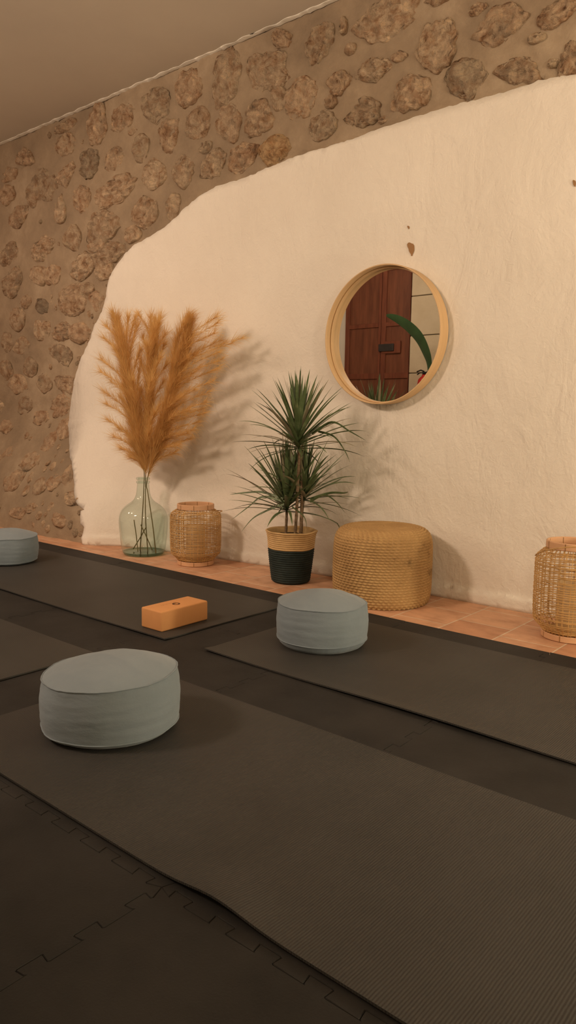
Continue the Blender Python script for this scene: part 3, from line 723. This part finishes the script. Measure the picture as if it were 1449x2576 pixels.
def crown(center, n, L, lowdroop, seed, zspread=.05, emin=-.25):
    rnd = random.Random(seed); g = MB()
    for k in range(n):
        u = (k+.5)/n
        az = k*2.39996+rnd.uniform(-.25, .25); el = math.radians(88)*(1-u)**.66+emin*u*1.0; el += rnd.uniform(-.12, .12)
        ln = L*rnd.uniform(.78, 1.08)*(1-.12*(1-u)); w = rnd.uniform(.0076, .0112)
        d = Vector((math.cos(az)*math.cos(el), math.sin(az)*math.cos(el), math.sin(el)))
        if d.y > .45: d.y *= .5; d.normalize()
        p = center+Vector((0, 0, zspread*(.5-u)*1.2)); vs = []; seg = 10
        side = d.cross(Vector((0, 0, 1)));
        if side.length < .05: side = Vector((1, 0, 0))
        side.normalize()
        tw = rnd.uniform(-.7, .7); drp = lowdroop*rnd.uniform(.3, 1.5)*(.25+u)
        for i in range(seg+1):
            s_ = i/seg; ww = w*(min(1, .55+s_*3))*(1-s_**2.6)+.0002
            nrm = side.cross(d).normalized(); sd = (side*math.cos(tw*s_)+nrm*math.sin(tw*s_))
            vs += [p-sd*ww, p-nrm*ww*.35, p+sd*ww]
            d = (d+Vector((0, 0, -1))*drp*s_*.22).normalized(); p = p+d*(ln/seg)
        for v in vs: v.y = min(v.y, YW-.016-py_)
        mi = 1 if rnd.random() < .16 else 0
        fs = []
        for i in range(seg): a = i*3; fs += [(a, a+1, a+4, a+3), (a+1, a+2, a+5, a+4)]
        g.add(vs, fs, mi)
    return g
ct = PP(751, 1106, -.10)
crown(ct, 110, .315, .50, 3, .07, -.18).build('leaf_crown', [M['leaf'], M['leaf_edge']], pot)
crown(PP(722, 1268, -.01), 80, .355, .45, 8, .06, -.12).build('leaf_crown', [M['leaf'], M['leaf_edge']], pot)
crown(PP(768, 1240, .02), 64, .275, .55, 14, .06, -.2).build('leaf_crown', [M['leaf'], M['leaf_edge']], pot)
# a few long arching old leaves
g = MB()
for pts in ([(715,1268),(670,1285),(635,1305),(607,1338)], [(712,1255),(660,1238),(610,1240),(578,1244)], [(715,1262),(660,1250),(625,1275),(582,1308)], [(735,1275),(765,1300),(772,1330)], [(712,1275),(700,1290),(697,1302)], [(785,1092),(835,1062),(880,1085),(920,1108)], [(800,1085),(840,1098),(868,1135),(880,1163)], [(780,1255),(830,1240),(865,1240),(876,1237)], [(780,1262),(815,1245),(845,1262),(868,1290)]):
    S = spline([PP(x, y, -.05-.02*i) for i, (x, y) in enumerate(pts)], 6); vs = []; fs = []
    for i, p in enumerate(S):
        s_ = i/(len(S)-1); w = .0055*(1-s_**2.5)+.0003; d = (S[min(i+1, len(S)-1)]-S[max(i-1, 0)]).normalized()
        n_ = Vector((-d.z*.8, -.35, d.x*.8)).normalized(); vs += [p-n_*w, p+d.cross(n_)*w*.3, p+n_*w]
    for i in range(len(S)-1): a = i*3; fs += [(a, a+1, a+4, a+3), (a+1, a+2, a+5, a+4)]
    g.add(vs, fs, 0)
g.build('arching_leaves', [M['leaf'], M['leaf_edge']], pot)

# ------------------------------------------------------------------ jute pouf
pf = empty('jute_pouf', (-1.748, 2.717, 0), label='round braided jute pouf standing on the tiles below the mirror', cat='pouf')
PR, PH = .2075, .324
cp = [(.001, PH), (.06, PH), (.12, PH-.001), (.155, PH-.004), (.178, PH-.013), (.195, PH-.030), (.2035, PH-.055), (.2068, PH-.10), (PR, .14), (.2068, .07), (.2035, .030), (.197, .010), (.188, .001)]
pp = smooth_prof(cp, 12)
# resample by arc length
ar = [0]
for a, b_ in zip(pp, pp[1:]): ar.append(ar[-1]+math.hypot(b_[0]-a[0], b_[1]-a[1]))
ROW = .0116; NR = 6; tot = ar[-1]; steps = int(tot/ROW*NR)
ss = np.linspace(0, tot, steps+1); rs = np.interp(ss, ar, [p[0] for p in pp]); zs_ = np.interp(ss, ar, [p[1] for p in pp])
NT = 480; th = np.arange(NT)*2*PI/NT
V = np.zeros((steps+1, NT, 3))
for i in range(steps+1):
    i0, i1 = max(0, i-1), min(steps, i+1); dr, dz = rs[i1]-rs[i0], zs_[i1]-zs_[i0]; l = math.hypot(dr, dz)+1e-9
    nr, nz = -dz/l, dr/l
    row_pos = ss[i]/ROW + th/(2*PI)*1.0          # rows climb as a spiral
    fr = row_pos % 1; k = np.floor(row_pos)
    nb_ = max(6, int(2*PI*rs[i]/.021))
    ridge = np.sqrt(np.clip(1-(2*fr-1)**2, 0, 1))
    plait = np.cos(nb_*th + np.where(fr > .5, 1, -1)*2.2*(fr-.5) + k*1.7)
    flat = .35+.65*sstep(.11, .19, rs[i]) if zs_[i] > PH*.8 else 1
    h = (.0066*ridge + .0027*plait*ridge)*flat
    r = rs[i]+nr*h; z = np.maximum(zs_[i]+nz*h, .0006)
    wv = 1+np.array([.010*noise.noise((math.cos(t)*1.3, math.sin(t)*1.3, zs_[i]*4)) for t in th])
    V[i, :, 0] = r*wv*np.cos(th); V[i, :, 1] = r*wv*np.sin(th); V[i, :, 2] = z
g = MB(); vv = V.reshape(-1, 3)
fs = []
for i in range(steps):
    for k in range(NT):
        l = (k+1) % NT; fs.append((i*NT+k, (i+1)*NT+k, (i+1)*NT+l, i*NT+l))
g.add(vv, fs); g.build('braided_cover', M['jute'], pf)
g = MB(); g.lathe([(.001, .001), (.185, .001), (.188, .003)], 48); g.build('underside', M['jute'], pf)

# ------------------------------------------------------------------ round mirror
MX, MZ, MR = -1.905, 1.162, .309
MYAW, MTILT = 0.0, 0.0
mir = empty('round_mirror', (MX, YW-.008, MZ), 0, label='round mirror in a deep pale wood frame hung on the plaster', cat='mirror')
def ring_mesh(prof, n=128):
    """prof: (r, y) around the axis Y"""
    g = MB(); vs = []; fs = []; m_ = len(prof)
    for k in range(n):
        t = 2*PI*k/n
        for r, y in prof: vs.append((r*math.cos(t), y, r*math.sin(t)))
    for k in range(n):
        l = (k+1) % n
        for i in range(m_): j = (i+1) % m_; fs.append((k*m_+i, k*m_+j, l*m_+j, l*m_+i))
    g.add(vs, fs); return g
D = .066
o = sharp(ring_mesh([(MR, 0), (MR, -D+.002), (MR-.0015, -D), (MR-.0045, -D), (MR-.006, -D+.002), (MR-.006, -D*.5), (MR-.006, 0)]).build('frame', M['oak'], mir), 30)
o = sharp(ring_mesh([(MR-.0066, -.010), (MR-.0066, -D*.5+.001), (MR-.0085, -D*.5-.0005), (MR-.0115, -D*.5-.0005), (MR-.0125, -D*.5+.001), (MR-.0125, -.010)]).build('inner_rim', M['oak'], mir), 30); o['label'] = 'second wooden band inside the frame'
g = MB(); n = 128; rg = MR-.0118
g.add([(rg*math.cos(2*PI*k/n), y, rg*math.sin(2*PI*k/n)) for y in (-.012, -.004) for k in range(n)], [tuple(range(n)), tuple(range(n, 2*n))[::-1]]+[(k, k+n, (k+1) % n+n, (k+1) % n) for k in range(n)])
o = g.build('mirror_glass', M['mirror'], mir, smooth=False); o['label'] = 'silvered glass reflecting a dark wooden door'
MIRROR_Y = YW-.008-.012

# ------------------------------------------------------------------ what the mirror shows: the opposite wall
def refl(x, y, Y):
    """point on the plane Y of the place that the mirror shows at pixel x, y"""
    d = ray(x, y); t = (2*MIRROR_Y-Y-CAM[1])/d[1]; p = CAM+d*t; return Vector((p[0], Y, p[2]))
dl = refl(872, 850, YF).x; ds = refl(963, 850, YF).x; dr = refl(1035, 850, YF).x
door = empty('door_1', ((dl+dr)/2, YF, 0)); tag(door, 'dark red-brown panelled double door reflected in the mirror', 'door', kind='structure')
cx0 = (dl+dr)/2
zr1 = refl(915, 822, YF).z; zr2 = refl(1005, 945, YF).z; ztop = 2.40
def leaf_(xa, xb, stile_l, stile_r, yo):
    g = MB(); t = .035
    g.box(xa-cx0, xa+stile_l-cx0, -.03+yo, t-.03+yo, .01, ztop); g.box(xb-stile_r-cx0, xb-cx0, -.03+yo, t-.03+yo, .01, ztop)
    rails = [(.01, .16), (.60, .67), (zr2-.03, zr2+.03), (zr1-.022, zr1+.022), (2.33, ztop)]
    for a, b_ in rails: g.box(xa+stile_l-cx0-.002, xb-stile_r-cx0+.002, -.03+yo, t-.033+yo, a, b_)
    o = g.build('door_leaf', M['door_wood'], door, smooth=False); bevel(o, .003, 1)
    for (a, b_), (c_, d_) in zip(rails, rails[1:]):
        p = MB(); p.box(xa+stile_l-cx0, xb-stile_r-cx0, -.035+yo, -.012+yo, b_, c_); p.build('door_panel', M['door_panel'], o, smooth=False)
leaf_(dl+.004, ds-.008, .055, .03, .030); leaf_(ds, dr-.004, .058, .006, .034)
lk = refl(985, 875, YF)
g = MB(); g.box(ds-cx0-.015, lk.x-cx0+.06, .030, .060, lk.z-.038, lk.z+.038); o = bevel(g.build('lock', M['iron'], door, smooth=False), .004)
g = MB(); g.box(ds-cx0+.02, lk.x-cx0+.135, .028, .046, lk.z-.062, lk.z+.066); o = bevel(g.build('lock_board', M['door_wood'], door, smooth=False), .004)
# pale ashlar jamb right of the door in the mirror, lintel above
g = MB(); zz = 0.0
for k, h in enumerate((.42, .46, .38, .38, .40, .38)):
    g.box(dr+.002, dr+.62+.08*(k % 2), YF-.04, YF+.03, zz+.004, min(ZC, zz+h-.004)); zz += h
o = bevel(g.build('trim_2', M['ashlar'], smooth=False), .006); tag(o, 'cream ashlar blocks beside the door in the mirror', 'trim', kind='structure')
g = MB(); g.box(dl-.9, dl-.002, YF-.04, YF+.02, 0, ZC); o = tag(g.build('trim_3', M['room_wall'], smooth=False), 'plain pale plaster beside the door in the mirror', 'trim', kind='structure')
g = MB(); g.box(dl-.002, dr+.002, YF-.04, YF+.02, ztop+.004, ZC); o = tag(g.build('trim_4', M['ashlar'], smooth=False), 'lintel above the double door', 'trim', kind='structure')
# fire extinguisher on that wall
e = refl(1066, 945, YF+.10)
fe = empty('fire_extinguisher', (e.x+.012, YF+.115, e.z-.46), label='red fire extinguisher on the far wall, seen at the right of the mirror', cat='fire extinguisher')
g = MB(); g.lathe([(.001, 0), (.05, 0), (.062, .012), (.064, .03), (.064, .38), (.058, .42), (.035, .445), (.022, .455), (.022, .470), (.001, .470)], 40); g.build('cylinder', M['red'], fe)
g = MB(); g.lathe([(.001, .470), (.018, .470), (.018, .497), (.001, .497)], 20)
g.tube([(0, 0, .50), (-.04, 0, .515), (-.085, 0, .500)], .007, 6); g.tube([(0, 0, .488), (-.05, 0, .488), (-.08, 0, .470)], .006, 6); g.build('valve_handle', M['black'], fe)
g = MB(); g.tube(spline([Vector(p) for p in ((.015, 0, .485), (.07, .0, .50), (.085, 0, .43), (.075, 0, .25), (.072, 0, .12))], 8), .008, 8); g.build('hose', M['black'], fe)
g = MB(); g.box(-.02, .02, -.115+.03, -.060, .20, .24); g.build('bracket', M['iron'], fe, smooth=False)
# tall leafy plant standing by the door
PY2 = -.43
ft_ = [refl(x, y, PY2) for x, y in ((972, 793), (1000, 803), (1030, 823), (1055, 850), (1072, 885), (1080, 915), (1080, 960))]
pr = Vector((ft_[-1].x+.06, PY2, 0))
pl2 = empty('leafy_plant', pr, label='tall plant with long dark glossy leaves, one leaf arching across the mirror', cat='potted plant')
g = MB(); g.lathe([(.001, .001), (.12, .001), (.125, .01), (.16, .30), (.165, .31), (.150, .31), (.145, .28), (.001, .275)], 48); g.build('pot', M['clay'], pl2)
def big_leaf(P, width):
    g = MB(); S = spline(P, 8); vs = []; fs = []
    for i, p in enumerate(S):
        s_ = i/(len(S)-1); w = width*math.sin(PI*min(1, .02+s_*.93))**.75*(1-.25*s_); d = (S[min(i+1, len(S)-1)]-S[max(i-1, 0)]).normalized()
        n_ = Vector((-d.z, .45, d.x)).normalized(); n_ = (n_-d*n_.dot(d)).normalized(); vs += [p-n_*w, p-d.cross(n_)*w*.25, p+n_*w]
    for i in range(len(S)-1): a = i*3; fs += [(a, a+1, a+4, a+3), (a+1, a+2, a+5, a+4)]
    g.add(vs, fs); return g
big_leaf([p-pr for p in ft_], .072).build('leaf', M['big_leaf'], pl2)
g = MB(); g.tube(spline([Vector((0, 0, .28)), Vector((-.03, 0, .7)), ft_[-1]-pr], 6), .009, 7); g.build('stalk', M['big_leaf'], pl2)
for a_, hh in ((.2, 1.25), (.9, 1.0), (-.6, 1.1)):
    b0 = Vector((.02*math.cos(a_), .02*math.sin(a_), .28)); b1 = Vector((.14*math.cos(a_), .14*math.sin(a_), hh*.72)); dd = Vector((math.cos(a_), math.sin(a_), 0))
    g = MB(); g.tube([b0, b0.lerp(b1, .5), b1], .008, 7); g.build('stalk', M['big_leaf'], pl2)
    big_leaf([b1, b1+dd*.10+Vector((0, 0, .25)), b1+dd*.26+Vector((0, 0, .36)), b1+dd*.42+Vector((0, 0, .30))], .05).build('leaf', M['big_leaf'], pl2)

# ------------------------------------------------------------------ lights
def lamp(name, loc, power, color, size=.06, kind='POINT', target=None, spot=None, blend=.6):
    l = bpy.data.lights.new(name, kind); l.energy = power; l.color = color; l.shadow_soft_size = size
    o = bpy.data.objects.new(name, l); COL.objects.link(o); o.location = loc
    if target is not None: o.rotation_euler = (Vector(target)-Vector(loc)).to_track_quat('-Z', 'Y').to_euler()
    if kind == 'SPOT': l.spot_size = math.radians(spot); l.spot_blend = blend
    return o
lamp('ceiling_lamp_and_fill', (-2.9, -.72, 2.42), 216, (1, .74, .55), .22, 'SPOT', (-2.0, 2.9, 1.0), 100, .6)
lamp('ceiling_lamp_and_fill', (-5.3, .4, 2.40), 92, (1, .69, .52), .2, 'SPOT', (-4.9, 2.8, .8), 110, .9)
lamp('ceiling_lamp_and_fill', (.75, -.5, 2.42), 58, (1, .80, .57), .25, 'SPOT', (-.9, 2.9, 1.5), 84, .9)
lamp('ceiling_lamp_and_fill', (-4.2, .45, 2.3), 30, (1, .75, .55), .15)  # added fill light, brightens the door and wall that the mirror reflects
lamp('floor_lamp_bulb', (1.25, 2.3, .62), 84, (1, .86, .62), .12)
lamp('ceiling_fill', (.75, 1.3, 1.75), 50, (1, .80, .62), .15, 'SPOT', (-.9, 2.0, 2.7), 140, .8)  # added fill aimed upward to lift the dark ceiling, no real fixture
w = bpy.data.worlds.new('world'); SC.world = w; w.use_nodes = True; w.node_tree.nodes['Background'].inputs[0].default_value = (.05, .035, .02, 1)

SC.view_settings.view_transform = 'Standard'; SC.view_settings.look = 'None'; SC.view_settings.gamma = 1; SC.view_settings.use_curve_mapping = False
SC.view_settings.exposure = 0.0
SC.cycles.max_bounces = 10; SC.cycles.transparent_max_bounces = 24; SC.cycles.diffuse_bounces = 4
SC.cycles.use_denoising = True
